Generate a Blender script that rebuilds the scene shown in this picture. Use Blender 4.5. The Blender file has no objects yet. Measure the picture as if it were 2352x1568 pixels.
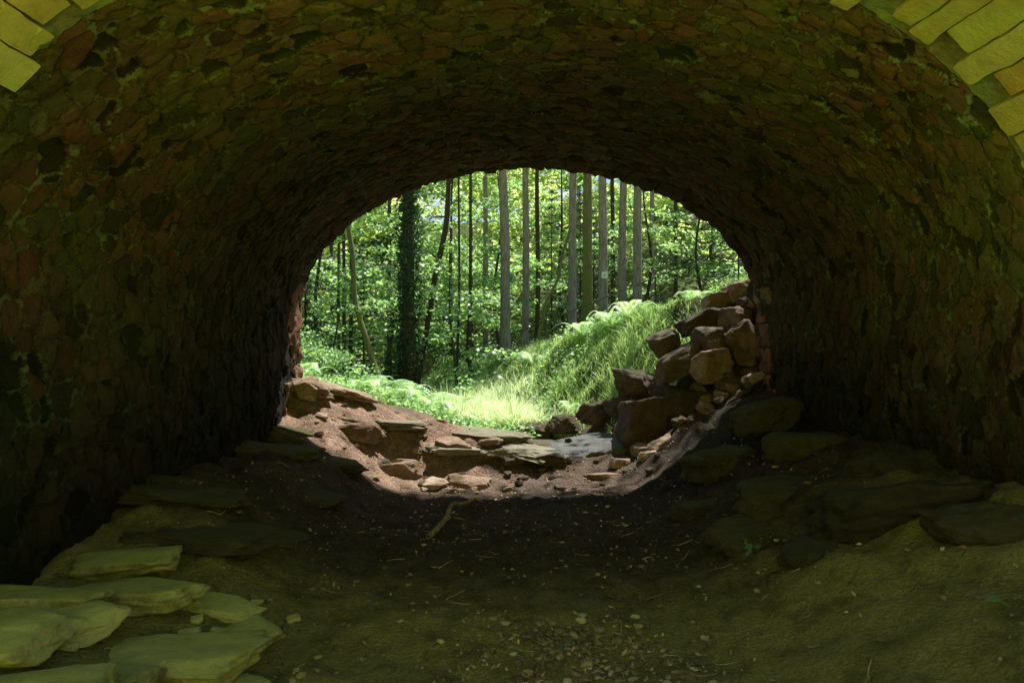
import bpy, math, random
import numpy as np
from mathutils import Vector, Matrix
rng = np.random.default_rng(7); random.seed(7)
scene = bpy.context.scene
COL = scene.collection
# ------------------------------------------------------------------ helpers
def _h(ix, iy, iz, seed):
    n = (ix*73856093) ^ (iy*19349663) ^ (iz*83492791) ^ ((seed*26544357) & 0x7fffffff)
    n = ((n ^ (n >> 13)) * 1274126177) & 0x7fffffff
    n = ((n ^ (n >> 15)) * 668265263) & 0x7fffffff
    n = n ^ (n >> 16)
    return (n & 0xffffff)/float(0xffffff)
def noise3(x, y, z, seed=0):
    x, y, z = np.broadcast_arrays(np.asarray(x, float), np.asarray(y, float), np.asarray(z, float))
    fx, fy, fz = np.floor(x), np.floor(y), np.floor(z)
    ix, iy, iz = fx.astype(np.int64), fy.astype(np.int64), fz.astype(np.int64)
    tx, ty, tz = x-fx, y-fy, z-fz
    tx, ty, tz = [t*t*(3-2*t) for t in (tx, ty, tz)]
    r = 0
    for a in (0, 1):
        for b in (0, 1):
            for c in (0, 1):
                w = (tx if a else 1-tx)*(ty if b else 1-ty)*(tz if c else 1-tz)
                r = r + w*_h(ix+a, iy+b, iz+c, seed)
    return r*2-1
def fbm(x, y, z, seed=0, o=4):
    r = 0; a = 1; f = 1
    for i in range(o):
        r = r + a*noise3(np.asarray(x)*f+i*7.3, np.asarray(y)*f+i*3.1, np.asarray(z)*f, seed+i)
        a *= .5; f *= 2.03
    return r
def S(a, b, x):
    t = np.clip((np.asarray(x, float)-a)/(b-a), 0, 1)
    return t*t*(3-2*t)
def np_mesh(name, verts, faces, mat=None, smooth=True, attrs=None):
    verts = np.ascontiguousarray(verts, dtype=np.float32); faces = np.ascontiguousarray(faces, dtype=np.int32)
    me = bpy.data.meshes.new(name); m, k = faces.shape
    me.vertices.add(len(verts)); me.vertices.foreach_set('co', verts.ravel())
    me.loops.add(m*k); me.loops.foreach_set('vertex_index', faces.ravel())
    me.polygons.add(m); me.polygons.foreach_set('loop_start', np.arange(0, m*k, k, dtype=np.int32))
    me.update(calc_edges=True)
    me.polygons.foreach_set('use_smooth', np.full(m, smooth, dtype=bool))
    for an, av in (attrs or {}).items():
        at = me.attributes.new(an, 'FLOAT', 'POINT')
        at.data.foreach_set('value', np.ascontiguousarray(av, dtype=np.float32))
    if mat: me.materials.append(mat)
    return me
def add(name, me, loc=(0, 0, 0), rot=(0, 0, 0), scale=(1, 1, 1), parent=None, label=None, category=None, group=None, kind=None):
    o = bpy.data.objects.new(name, me)
    o.location = loc; o.rotation_euler = rot; o.scale = scale
    COL.objects.link(o)
    if parent: o.parent = parent
    if label: o["label"] = label
    if category: o["category"] = category
    if group: o["group"] = group
    if kind: o["kind"] = kind
    return o
class Acc:
    def __init__(s): s.v = []; s.f = []; s.a = []; s.n = 0
    def add(s, v, f, a=0.0):
        v = np.asarray(v); s.v.append(v); s.f.append(np.asarray(f)+s.n)
        s.a.append(np.full(len(v), a) if np.isscalar(a) else a); s.n += len(v)
    def mesh(s, name, mat, smooth=True):
        return np_mesh(name, np.concatenate(s.v), np.concatenate(s.f), mat, smooth, {'rnd': np.concatenate(s.a)})
# ------------------------------------------------------------------ materials
class M:
    def __init__(s, name):
        s.m = bpy.data.materials.new(name); s.m.use_nodes = True
        s.t = s.m.node_tree; s.N = s.t.nodes; s.L = s.t.links
        s.N.clear(); s.out = s.N.new('ShaderNodeOutputMaterial')
    def put(s, inp, v):
        if isinstance(v, bpy.types.NodeSocket): s.L.new(v, inp)
        elif isinstance(v, (tuple, list)): inp.default_value = (*v, 1) if len(v) == 3 and inp.type == 'RGBA' else v
        else: inp.default_value = v
    def pos(s): return s.N.new('ShaderNodeNewGeometry').outputs['Position']
    def obj(s): return s.N.new('ShaderNodeTexCoord').outputs['Object']
    def orand(s): return s.N.new('ShaderNodeObjectInfo').outputs['Random']
    def att(s, n):
        a = s.N.new('ShaderNodeAttribute'); a.attribute_name = n; return a.outputs['Fac']
    def noise(s, vec, scale, detail=5, rough=.6):
        n = s.N.new('ShaderNodeTexNoise'); s.put(n.inputs['Vector'], vec)
        n.inputs['Scale'].default_value = scale; n.inputs['Detail'].default_value = detail; n.inputs['Roughness'].default_value = rough
        return n.outputs['Fac']
    def vor(s, vec, scale, feat='F1'):
        n = s.N.new('ShaderNodeTexVoronoi'); n.feature = feat; s.put(n.inputs['Vector'], vec); n.inputs['Scale'].default_value = scale
        return n.outputs['Distance']
    def mapv(s, vec, sc):
        n = s.N.new('ShaderNodeMapping'); s.put(n.inputs['Vector'], vec); n.inputs['Scale'].default_value = sc; return n.outputs[0]
    def ramp(s, fac, stops, interp='LINEAR'):
        n = s.N.new('ShaderNodeValToRGB'); s.put(n.inputs[0], fac); e = n.color_ramp.elements; n.color_ramp.interpolation = interp
        while len(e) < len(stops): e.new(.5)
        for i, (p, c) in enumerate(stops):
            e[i].position = p; e[i].color = (*c, 1) if not np.isscalar(c) else (c, c, c, 1)
        return n.outputs[0]
    def mix(s, f, a, b, mode='MIX'):
        n = s.N.new('ShaderNodeMix'); n.data_type = 'RGBA'; n.blend_type = mode
        s.put(n.inputs[0], f); s.put(n.inputs[6], a); s.put(n.inputs[7], b); return n.outputs[2]
    def mr(s, v, a, b, c=0., d=1.):
        n = s.N.new('ShaderNodeMapRange'); n.interpolation_type = 'SMOOTHSTEP'; s.put(n.inputs[0], v)
        for i, q in enumerate((a, b, c, d)): n.inputs[i+1].default_value = q
        return n.outputs[0]
    def ma(s, op, a, b=0.):
        n = s.N.new('ShaderNodeMath'); n.operation = op; s.put(n.inputs[0], a); s.put(n.inputs[1], b); return n.outputs[0]
    def sep(s, v, i):
        n = s.N.new('ShaderNodeSeparateXYZ'); s.put(n.inputs[0], v); return n.outputs[i]
    def bump(s, h, strength=.5, dist=.02, nrm=None):
        n = s.N.new('ShaderNodeBump'); s.put(n.inputs['Height'], h); n.inputs['Strength'].default_value = strength; n.inputs['Distance'].default_value = dist
        if nrm: s.L.new(nrm, n.inputs['Normal'])
        return n.outputs[0]
    def pbr(s, col, rough=.9, nrm=None, spec=.2):
        p = s.N.new('ShaderNodeBsdfPrincipled'); s.put(p.inputs['Base Color'], col); s.put(p.inputs['Roughness'], rough)
        p.inputs['Specular IOR Level'].default_value = spec
        if nrm: s.L.new(nrm, p.inputs['Normal'])
        s.L.new(p.outputs[0], s.out.inputs[0]); return s.m
    def leaf(s, col, tcol, mixf=.5, gloss=.06):
        d = s.N.new('ShaderNodeBsdfDiffuse'); t = s.N.new('ShaderNodeBsdfTranslucent'); g = s.N.new('ShaderNodeBsdfGlossy')
        g.inputs['Roughness'].default_value = .5; g.inputs['Color'].default_value = (.9, .95, 1, 1)
        s.put(d.inputs[0], col); s.put(t.inputs[0], tcol)
        a = s.N.new('ShaderNodeMixShader'); a.inputs[0].default_value = mixf; s.L.new(d.outputs[0], a.inputs[1]); s.L.new(t.outputs[0], a.inputs[2])
        b = s.N.new('ShaderNodeMixShader'); b.inputs[0].default_value = gloss; s.L.new(a.outputs[0], b.inputs[1]); s.L.new(g.outputs[0], b.inputs[2])
        s.L.new(b.outputs[0], s.out.inputs[0]); return s.m

# rubble masonry of the vault
m = M('rubble_masonry'); P = m.pos(); y = m.sep(P, 1)
nA = m.noise(P, 18, 6, .7); nB = m.noise(P, 4.5, 6, .65)
edge = m.ma('ADD', m.att('edge'), m.ma('ADD', m.ma('MULTIPLY', m.ma('SUBTRACT', nA, .5), .50), m.ma('MULTIPLY', m.ma('SUBTRACT', nB, .5), .6)))
stone = m.ramp(m.att('rnd'), [(0, (.05, .038, .02)), (.16, (.14, .082, .042)), (.34, (.26, .108, .058)), (.5, (.18, .14, .062)), (.66, (.30, .13, .07)), (.84, (.23, .19, .085)), (1, (.09, .075, .035))])
stone = m.mix(m.mr(m.noise(P, 9, 6, .7), .4, .7), stone, m.mix(.5, stone, (.03, .022, .012)))
stone = m.mix(m.mr(m.noise(P, 34, 5, .75), .5, .72, 0, .5), stone, (.30, .24, .12))
stone = m.mix(m.mr(m.att('rnd2'), .86, .90, 0, .75), stone, (.02, .016, .010))
mort = m.ramp(m.noise(P, 9, 6, .7), [(.3, (.15, .13, .06)), (.5, (.30, .265, .12)), (.72, (.52, .48, .25))])
mort = m.mix(m.mr(m.noise(P, 1.6, 5), .45, .6), mort, m.mix(nA, (.20, .26, .11), (.50, .60, .30)))
base = m.mix(m.mr(edge, .0, .15), mort, stone)
green_light = m.ma('MULTIPLY', m.mr(m.noise(P, 1.0, 5, .65), .38, .62), m.mr(y, 9.5, 3.6, .1, .72))  # green light at the near mouth, tinted into the stone colour
base = m.mix(green_light, base, m.mix(.45, base, (.16, .28, .04)))
shaded = m.mr(m.ma('ADD', m.sep(P, 2), m.ma('MULTIPLY', m.noise(P, 1.3), 1.4)), 1.0, 4.0, .13, 1.)  # shade low on the walls painted into the stone
deep_shade = m.mr(m.ma('ADD', y, m.ma('MULTIPLY', m.noise(P, .8), 1.5)), 5.2, 9., 1.15, .38)  # stone darkened with depth to imitate tunnel shade
lft = m.mr(m.ma('ADD', m.sep(P, 0), m.ma('MULTIPLY', m.noise(P, 1.1), .8)), -.8, -3., 1., .6)  # left wall shade, also put into the colour
base = m.mix(1., base, m.ma('MULTIPLY', lft, m.ma('MULTIPLY', shaded, deep_shade)), 'MULTIPLY')
hh = m.ma('ADD', m.noise(P, 26, 7, .75), m.ma('MULTIPLY', m.mr(edge, .0, .2), .7))
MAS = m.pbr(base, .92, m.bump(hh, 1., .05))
# dressed sandstone (ring, quoins)
m = M('dressed_sandstone'); P = m.pos()
c = m.ramp(m.att('rnd'), [(0, (.78, .54, .16)), (.4, (.84, .73, .24)), (.7, (.88, .84, .32)), (1, (.76, .76, .24))])
c = m.mix(m.mr(m.noise(P, 5, 7, .75), .44, .66, 0, .45), c, m.mix(.45, c, (.20, .15, .05)))
c = m.mix(m.mr(m.noise(P, 2.2, 6, .7), .48, .6, 0, .6), c, (.70, .86, .26))  # green light from outside mixed into the ring stone colour
RING = m.pbr(c, .9, m.bump(m.noise(P, 22, 8, .75), 1., .035))
m = M('red_sandstone_quoins'); P = m.pos()
c = m.ramp(m.att('rnd'), [(0, (.24, .11, .07)), (.5, (.32, .145, .09)), (1, (.30, .22, .14))])
c = m.mix(m.mr(m.noise(P, 5, 7, .7), .35, .7), m.mix(.65, c, (.06, .045, .03)), c)
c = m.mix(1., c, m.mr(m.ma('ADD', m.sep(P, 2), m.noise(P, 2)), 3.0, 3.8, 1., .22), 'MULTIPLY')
RINGF = m.pbr(c, .9, m.bump(m.noise(P, 20, 8, .75), 1., .05))
m = M('coursed_wall'); P = m.pos()
b = m.N.new('ShaderNodeTexBrick'); b.inputs['Scale'].default_value = 1.; b.inputs['Brick Width'].default_value = .5; b.inputs['Row Height'].default_value = .24
b.inputs['Mortar Size'].default_value = .014
cx_ = m.N.new('ShaderNodeCombineXYZ'); m.L.new(m.sep(P, 0), cx_.inputs[0]); m.L.new(m.sep(P, 2), cx_.inputs[1]); m.L.new(cx_.outputs[0], b.inputs['Vector'])
b.inputs['Color1'].default_value = (.28, .15, .09, 1); b.inputs['Color2'].default_value = (.22, .19, .1, 1); b.inputs['Mortar'].default_value = (.2, .19, .13, 1)
WALL = m.pbr(m.mix(m.noise(P, 4, 6), b.outputs[0], (.1, .09, .05)), .9, m.bump(m.noise(P, 20, 6), .6, .03))
# ground
m = M('forest_ground'); P = m.pos(); y = m.sep(P, 1)
n1 = m.noise(P, 3, 6, .7); n2 = m.noise(P, 22, 7, .75); n3 = m.noise(P, 70, 4, .7)
dirt = m.ramp(n2, [(.3, (.16, .092, .068)), (.5, (.35, .22, .165)), (.72, (.60, .46, .36))])
dirt = m.mix(m.mr(n1, .4, .62), dirt, m.mix(.6, dirt, (.12, .08, .055)))
dirt = m.mix(m.ma('MULTIPLY', m.mr(m.ma('ADD', m.sep(P, 0), m.ma('MULTIPLY', n1, .8)), -.7, .7, 0, .75), m.mr(y, 7.5, 9.)), dirt, (.075, .058, .048))  # shade across the far centre and right painted into the dirt
dirt = m.mix(m.ma('MULTIPLY', m.mr(m.sep(P, 0), 1.5, 2.3), m.mr(y, 7.5, 9.)), dirt, (.04, .03, .022))  # dark gaps of the right rock pile painted into the dirt
near = m.mix(n2, (.14, .13, .02), (.50, .47, .10)); near = m.mix(m.mr(n3, .5, .7, 0, .6), near, (.58, .54, .17)); near = m.mix(m.mr(n1, .5, .66, 0, .65), near, (.13, .13, .025))
dirt = m.mix(m.mr(y, 8., 4.8, 0., .9), dirt, near)  # yellow-green light on the near floor painted into the dirt
shaded = m.mr(m.ma('ADD', y, m.ma('MULTIPLY', n1, 1.2)), 5.1, 7.0, .95, .2)  # shade on the tunnel floor, darkened in the dirt colour
shaded = m.ma('MAXIMUM', shaded, m.mr(y, 8.7, 9.3, 0., 1.))
dirt = m.mix(1., dirt, shaded, 'MULTIPLY')
ff = m.ramp(m.noise(P, 6, 6, .7), [(.3, (.035, .03, .013)), (.5, (.06, .08, .02)), (.7, (.11, .16, .035))])
back = m.mix(m.mr(y, 2., 0.), ff, m.mix(n1, (.50, .55, .06), (.70, .73, .11)))  # bright ground added behind the camera to bounce light into the tunnel
g = m.mr(m.ma('ADD', m.att('grass'), m.ma('MULTIPLY', m.ma('SUBTRACT', n1, .5), .6)), .35, .65)
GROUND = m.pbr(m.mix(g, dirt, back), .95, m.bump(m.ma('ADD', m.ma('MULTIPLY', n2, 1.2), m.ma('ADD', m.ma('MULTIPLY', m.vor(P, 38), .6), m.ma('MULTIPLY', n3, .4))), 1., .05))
# boulders
def rockmat(name, stops, moss=(.16, .20, .05), mossy=0., rough=.88, scale=4):
    m = M(name); P = m.pos(); O = m.orand()
    q = m.ma('ADD', m.ma('MULTIPLY', m.noise(P, scale, 7, .72), .75), m.ma('MULTIPLY', O, .3))
    c = m.ramp(q, stops)
    lay = m.noise(m.mapv(P, (2, 2, 26)), 1.2, 4)
    c = m.mix(m.mr(lay, .5, .68, 0, .45), c, m.mix(.75, c, (.04, .03, .02)))
    c = m.mix(m.mr(m.noise(P, 42, 4, .7), .52, .72, 0, .4), c, m.mix(.5, c, (.03, .025, .02)))
    if mossy:
        nz = m.sep(m.N.new('ShaderNodeNewGeometry').outputs['Normal'], 2)
        f = m.ma('MULTIPLY', m.mr(m.ma('ADD', nz, m.noise(P, 3, 6)), .9, 1.4), mossy)
        c = m.mix(f, c, moss)
    return m.pbr(c, rough, m.bump(m.ma('ADD', m.noise(P, 13, 8, .75), m.ma('MULTIPLY', lay, .5)), 1., .06), .25)
ROCK = rockmat('red_sandstone_rock', [(.3, (.09, .055, .042)), (.5, (.26, .165, .125)), (.7, (.44, .33, .26)), (.95, (.60, .52, .43))], mossy=.1)
ROCKM = rockmat('green_lit_slab_rock', [(.25, (.20, .18, .05)), (.5, (.56, .52, .16)), (.8, (.78, .74, .27))], moss=(.54, .66, .14), mossy=.5, scale=6)  # yellow-green light from outside worked into the slab colour
ROCKD = rockmat('damp_grey_rock', [(.25, (.028, .02, .016)), (.5, (.09, .06, .047)), (.8, (.20, .145, .115))], moss=(.055, .075, .02), mossy=.3)
ROCKU = rockmat('shaded_brown_rock', [(.25, (.022, .018, .01)), (.5, (.055, .045, .024)), (.8, (.11, .09, .045))], moss=(.07, .075, .02), mossy=.6)  # darker rock copy with the tunnel's shade in its colour
ROCKG = rockmat('pale_stream_bedrock', [(.25, (.08, .065, .055)), (.5, (.20, .165, .14)), (.8, (.38, .33, .28))], moss=(.14, .17, .06), mossy=.3)
ROCKW = rockmat('wet_bedrock', [(.25, (.05, .05, .055)), (.5, (.10, .10, .115)), (.8, (.2, .2, .21))], mossy=.0, rough=.38)
# bark
def bark(name, a, b_, mossc=None):
    m = M(name); O = m.obj()
    n = m.noise(m.mapv(O, (14, 14, 2.2)), 1.6, 7, .7)
    c = m.ramp(n, [(.3, a), (.65, b_)])
    if mossc: c = m.mix(m.mr(m.noise(O, 2.2, 5), .42, .58), c, mossc)
    return m.pbr(c, .9, m.bump(n, 1., .03))
BARKP = bark('spruce_bark', (.11, .095, .08), (.38, .35, .31))
BARKD = bark('dark_bark', (.035, .028, .018), (.10, .085, .055))
BARKM = bark('mossy_bark', (.07, .06, .035), (.28, .24, .13), (.15, .20, .05))
WOOD = bark('weathered_wood', (.10, .075, .05), (.34, .27, .17))
# foliage
def leafmat(name, c0, c1, t0, t1, mixf=.5, gloss=.03):
    m = M(name); r = m.ma('FRACT', m.ma('ADD', m.att('rnd'), m.ma('MULTIPLY', m.orand(), .6)))
    return m.leaf(m.mix(r, c0, c1), m.mix(r, t0, t1), mixf, gloss)
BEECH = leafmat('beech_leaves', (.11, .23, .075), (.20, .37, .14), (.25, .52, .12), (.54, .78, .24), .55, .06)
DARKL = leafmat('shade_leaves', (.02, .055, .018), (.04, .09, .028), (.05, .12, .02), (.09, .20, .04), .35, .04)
FARL = leafmat('woodland_leaves', (.12, .23, .05), (.30, .44, .13), (.40, .64, .12), (.92, .97, .42), .6, .02)
NEEDLE = leafmat('spruce_needles', (.025, .065, .025), (.055, .12, .038), (.05, .12, .025), (.09, .20, .04), .3)
GRASS = leafmat('grass_blades', (.15, .31, .07), (.38, .52, .18), (.32, .58, .11), (.66, .82, .32), .5, .06)
GRASSP = leafmat('hotspot_meadow_grass', (.62, .75, .38), (.88, .91, .68), (.68, .87, .42), (.92, .96, .68), .5, .06)  # paler copy of the grass, sun glare painted into the blades
FERN = leafmat('fern_fronds', (.26, .46, .19), (.52, .68, .38), (.40, .68, .22), (.74, .90, .48), .5, .06)
m = M('dead_leaves'); LITTER = m.pbr(m.ramp(m.att('rnd'), [(0, (.10, .055, .03)), (.5, (.28, .19, .08)), (1, (.50, .40, .18))]), .8)
m = M('pebbles'); PEB = m.pbr(m.ramp(m.att('rnd'), [(0, (.10, .08, .035)), (.7, (.24, .20, .085)), (1, (.44, .40, .18))]), .9, m.bump(m.noise(m.pos(), 40), .5, .01))
m = M('dark_steel'); STEEL = m.pbr((.06, .05, .045), .6)
m = M('white_enamel'); WHITE = m.pbr((.8, .8, .8), .4)
m = M('black_paint'); BLACK = m.pbr((.02, .02, .02), .5)

# ------------------------------------------------------------------ terrain
CX = .26
def Xf(y): return 2.2-.55*(np.minimum(y, 30)-11)
def Zf(y): return .3-.055*(np.minimum(y, 28)-11)
def Xc(y): return 4.4-.5*(np.minimum(y, 30)-11)
def Zc(y): return 3.15-.185*(np.minimum(y, 28)-11)
def H0(x, y):
    x = np.asarray(x, float); y = np.asarray(y, float)
    xi = np.clip(x, CX-4, CX+4)
    zin = .62*S(-1.35, -2.9, xi)*(.6+.4*S(4.6, 6.2, y))+.9*S(1.2, 3.9, xi)+.45*S(-1.5, -3.3, xi)*S(8.6, 11, y)+.3*S(1.6, 3.6, xi)*S(8., 10, y)
    zin = zin + .05*fbm(x*.9, y*.9, 0, 11, 3)+.03*fbm(x*4, y*4, 0, 12, 4)
    lump = fbm(x*1.6, y*1.6, 0, 14, 3)
    zin = zin + (.16*np.abs(lump)*S(1.3, 2.4, xi)+.09*np.abs(lump)*S(-1.2, -2.2, xi))*S(4.4, 5.4, y)
    terr = fbm(x*.9+y*.25, y*1.3, 0, 15, 3); terr = (np.floor(terr*5)+S(.6, 1., terr*5-np.floor(terr*5)))/5
    d = np.abs(x-CX)
    zin = zin + 4.6*S(4.3, 10.5, d)*S(1.5, 3.2, y)
    yy = np.maximum(y, 10.)
    xf, zf, xc, zc = Xf(yy), Zf(yy), Xc(yy), Zc(yy)
    t = (x-xf)/(xc-xf)
    bank = zf+(zc-zf)*(np.clip(t, 0, 1)*.85+S(0, 1, t)*.15)
    r = np.maximum(x-xc-1.6, 0); bank = bank+np.where(r > 0, 9*(1-np.exp(-r*.34/9)), 0)
    lf = np.maximum(xf-1.3-x, 0); sl = .2+.28*S(12, 17, yy)
    bank = bank+11*(1-np.exp(-lf*sl/11))
    bank = bank+.3*np.clip(yy-32, 0, 60)
    bank = bank+(.12*fbm(x*.8, y*.8, 0, 21, 4)+.14*fbm(x*2.0, y*2.0, 0, 25, 2)*S(0, .2, t)*S(1.2, .9, t))*S(11, 13, yy)+.02*fbm(x*6, y*6, 0, 23, 2)
    w = S(10., 11.4, y)
    z = zin*(1-w)+bank*w
    z = z+.12*terr*S(8.9, 9.8, y)*S(13.2, 12., y)*S(2.2, .8, x)
    z = z+.22*S(-1.8, -3.3, x)*S(9.0, 10.6, y)*S(13.4, 11.9, y)
    z = z+.62*np.clip(-y-1.2, 0, 30)  # slope added behind the camera as a reflector of sunlight
    return z
def axis(segs):
    out = []
    for a, b, st in segs:
        out.append(np.arange(a, b, st))
    out.append(np.array([segs[-1][1]])); return np.concatenate(out)
xs = axis([(-400, -60, 34), (-60, -14, 2), (-14, -4.5, .2), (-4.5, 5.5, .035), (5.5, 14, .2), (14, 60, 2), (60, 400, 34)])
ys = axis([(-300, -40, 26), (-40, 0, 1.2), (0, 2.6, .12), (2.6, 13, .03), (13, 24, .1), (24, 44, .3), (44, 100, 1.5), (100, 600, 50)])
GX, GY = np.meshgrid(xs, ys)
Z = H0(GX, GY)
def gridfaces(nr, nc):
    i = np.arange((nr-1)*nc).reshape(nr-1, nc)[:, :-1].ravel()
    return np.stack([i, i+1, i+1+nc, i+nc], 1)
gm = np.where(GY > 10.8, S(.0, .25, (GX-Xf(GY))/(Xc(GY)-Xf(GY)))*S(10.9, 11.8, GY), 0)
gm = np.maximum(gm, S(12.6, 14., GY)); gm = np.maximum(gm, S(1.9, .9, GY))
gm = np.maximum(gm, S(4.5, 6, np.abs(GX-CX)))
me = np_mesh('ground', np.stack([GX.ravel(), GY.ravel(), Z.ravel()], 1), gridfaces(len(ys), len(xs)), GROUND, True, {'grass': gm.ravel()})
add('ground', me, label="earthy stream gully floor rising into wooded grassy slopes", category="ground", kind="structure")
def hz(x, y): return float(H0(x, y))

# ------------------------------------------------------------------ bridge
A_, B_, ZS, ZB = 3.5, 2.22, 2.43, -.7
Y0, Y1 = 3.2, 10.5
def skew(x, y): return (.15*(x-CX)+.12)*(1-S(3.4, 7.5, y))   # the near face stands slightly askew
pts = [(CX+A_, z) for z in np.linspace(ZB, ZS, 60)[:-1]]
pts += [(CX+A_*math.cos(a), ZS+B_*math.sin(a)) for a in np.linspace(0, math.pi, 600)]
pts += [(CX-A_, z) for z in np.linspace(ZS, ZB, 60)[1:]]
pts = np.array(pts); seg = np.hypot(*np.diff(pts, axis=0).T); SL = np.concatenate([[0], np.cumsum(seg)]); LEN = SL[-1]
tn = np.gradient(pts, SL, axis=0); tn /= np.linalg.norm(tn, axis=1)[:, None]
nr_ = np.stack([tn[:, 1], -tn[:, 0]], 1)
def prof(s, off):
    return (np.interp(s, SL, pts[:, 0])+np.interp(s, SL, nr_[:, 0])*off,
            np.interp(s, SL, pts[:, 1])+np.interp(s, SL, nr_[:, 1])*off)
ss = np.arange(0, LEN, .015); vv = np.arange(Y0+.07, Y1-.03, .0155)
SS, VV = np.meshgrid(ss, vv)
U = SS+.032*fbm(SS*7, VV*7, 0, 31, 4)+.12*noise3(SS*.9, VV*.9, 0, 34); V = VV+.028*fbm(SS*7, VV*7, 3, 32, 4)+.16*noise3(SS*.8, VV*.8, 5, 35)
cu, cv = .175, .13
F1 = np.full(U.shape, 9.); F2 = np.full(U.shape, 9.); ID = np.zeros(U.shape); ID2 = np.zeros(U.shape)
jv = np.floor(V/cv).astype(np.int64)
for b in (-2, -1, 0, 1, 2):
    cj = jv+b
    iub = np.floor(U/cu-.5*(cj % 2)).astype(np.int64)
    for a in (-1, 0, 1):
        ci = iub+a
        z0 = np.zeros_like(ci)
        px = (ci+.5+.5*(cj % 2)+.85*(_h(ci, cj, z0, 1)-.5))*cu
        py = (cj+.5+.6*(_h(ci, cj, z0, 2)-.5))*cv
        w = .85*(_h(ci, cj, z0, 4)-.5)
        d = (np.abs((U-px)/cu)**2.6+np.abs((V-py)/cv)**2.6)**(1/2.6)-w
        r1 = _h(ci, cj, z0, 3); r2 = _h(ci, cj, z0, 5)
        nearer = d < F1
        F2 = np.where(nearer, F1, np.minimum(F2, d)); ID = np.where(nearer, r1, ID); ID2 = np.where(nearer, r2, ID2); F1 = np.where(nearer, d, F1)
E = F2-F1
bulge = S(.04, .24, E)
pit = (ID2 > .88)
disp = -(bulge*np.where(pit, -.03, .042*ID2+.004)) - .035*fbm(SS*.7, VV*.7, 0, 41, 2) - .011*fbm(SS*6, VV*6, 0, 42, 5) - .008*bulge*fbm(SS*4+ID*50, VV*4, ID2*9, 44, 3)
disp = disp+.012
ringzone = S(4.3, 4.0, VV)
disp = disp*(1-ringzone)+.016*ringzone-.008*ringzone*fbm(SS*12, VV*12, 0, 46, 2)
E = np.where(ringzone > .5, -.3, E)
X, Zz = prof(SS, disp)
Yv = VV+.08*(ID-.5)*S(9.9, 10.4, VV)+skew(X, VV)
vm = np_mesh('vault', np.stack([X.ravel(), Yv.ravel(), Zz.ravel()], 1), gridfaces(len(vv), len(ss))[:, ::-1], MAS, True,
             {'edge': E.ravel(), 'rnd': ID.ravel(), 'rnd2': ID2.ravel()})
bridge = add('stone_bridge', None, (CX, (Y0+Y1)/2, 0), label="old rubble sandstone arch bridge with green-tinted vaulted underside", category="bridge")
PB = Vector(bridge.location)
def bpart(name, me, label=None):
    o = add(name, me, parent=bridge, label=label); o.location = -PB; return o
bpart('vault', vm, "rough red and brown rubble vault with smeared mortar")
def boxgrid(n=(6, 8, 5)):
    V_ = []; F_ = []; c = 0
    for ax in range(3):
        a, b = [i for i in range(3) if i != ax]
        for sgn in (-1, 1):
            g1, g2 = np.meshgrid(np.linspace(-1, 1, n[a]), np.linspace(-1, 1, n[b]), indexing='ij')
            v = np.zeros((g1.size, 3)); v[:, a] = g1.ravel(); v[:, b] = g2.ravel(); v[:, ax] = sgn
            f = gridfaces(n[a], n[b])
            flip = (sgn > 0) ^ (ax == 1)
            V_.append(v); F_.append((f if not flip else f[:, ::-1])+c); c += len(v)
    return np.concatenate(V_), np.concatenate(F_)
BG, BF = boxgrid((7, 18, 5))
def ring(yf, direction, lmin, lmax, mat, name, thick=.45, wid=(.2, .32), inward=.0, seed=1, rr=.03, nz=.012, gap=(.012, .03)):
    R = random.Random(seed); acc = Acc(); s = 0.02
    while s < LEN-.1:
        w = R.uniform(*wid); L = R.uniform(lmin, lmax); g = R.uniform(*gap)
        half = np.array([(w-g)/2, L/2, thick/2])
        q = BG*half; lim = half-rr
        inner = np.clip(q, -lim, lim); d = q-inner; dn = np.linalg.norm(d, axis=1); q = inner+d/np.maximum(dn, 1e-6)[:, None]*rr
        sc = s+w/2
        Ls = q[:, 0]+sc; Ly = yf+direction*(L/2)+q[:, 1]; Lo = inward+R.uniform(-.008, .008)+thick/2+q[:, 2]
        Ls = Ls+nz*fbm(Ls*6, Ly*6, Lo*6+s, seed, 3); Lo = Lo+nz*.9*fbm(Ls*7, Ly*7, Lo*7, seed+5, 3)
        x, z = prof(np.clip(Ls, 0, LEN), Lo)
        acc.add(np.stack([x, Ly+(skew(x, np.full(len(x), Y0)) if direction > 0 else 0), z], 1), BF, R.random())
        s += w
    return acc.mesh(name, mat)
bpart('arch_ring', ring(Y0, 1, .65, 1.1, RING, 'arch_ring', wid=(.14, .24), inward=-.014, seed=3, nz=.014, rr=.014, gap=(.004, .012)), "pale yellow green dressed voussoirs with a green light tint")
bpart('arch_ring', ring(Y1, -1, .3, .8, RINGF, 'arch_ring_far', wid=(.18, .36), inward=-.004, seed=9, rr=.02, nz=.045, gap=(.0, .01)), "weathered red sandstone voussoirs and quoins")
def spandrel(y, name):
    n = 160; s = np.linspace(0, LEN, n); x, z = prof(s, .14)
    XL, XR, ZT = CX-11, CX+11, 5.6
    ox = np.empty(n); oz = np.empty(n)
    ang = np.arctan2(z-1.5, (x-CX))
    for i in range(n):
        dx, dz = math.cos(ang[i]), math.sin(ang[i])
        k = min((11/abs(dx)) if abs(dx) > 1e-6 else 1e9, ((ZT-1.5)/dz) if dz > 1e-6 else 1e9)
        ox[i] = CX+dx*k; oz[i] = max(1.5+dz*k, -8)
    v = np.concatenate([np.stack([x, np.full(n, y), z], 1), np.stack([ox, np.full(n, y), oz], 1)])
    v[:, 1] += skew(np.clip(v[:, 0], CX-5, CX+5), v[:, 1])
    f = np.array([[i, i+1, n+i+1, n+i] for i in range(n-1)])
    return np_mesh(name, v, f, WALL, False)
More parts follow.
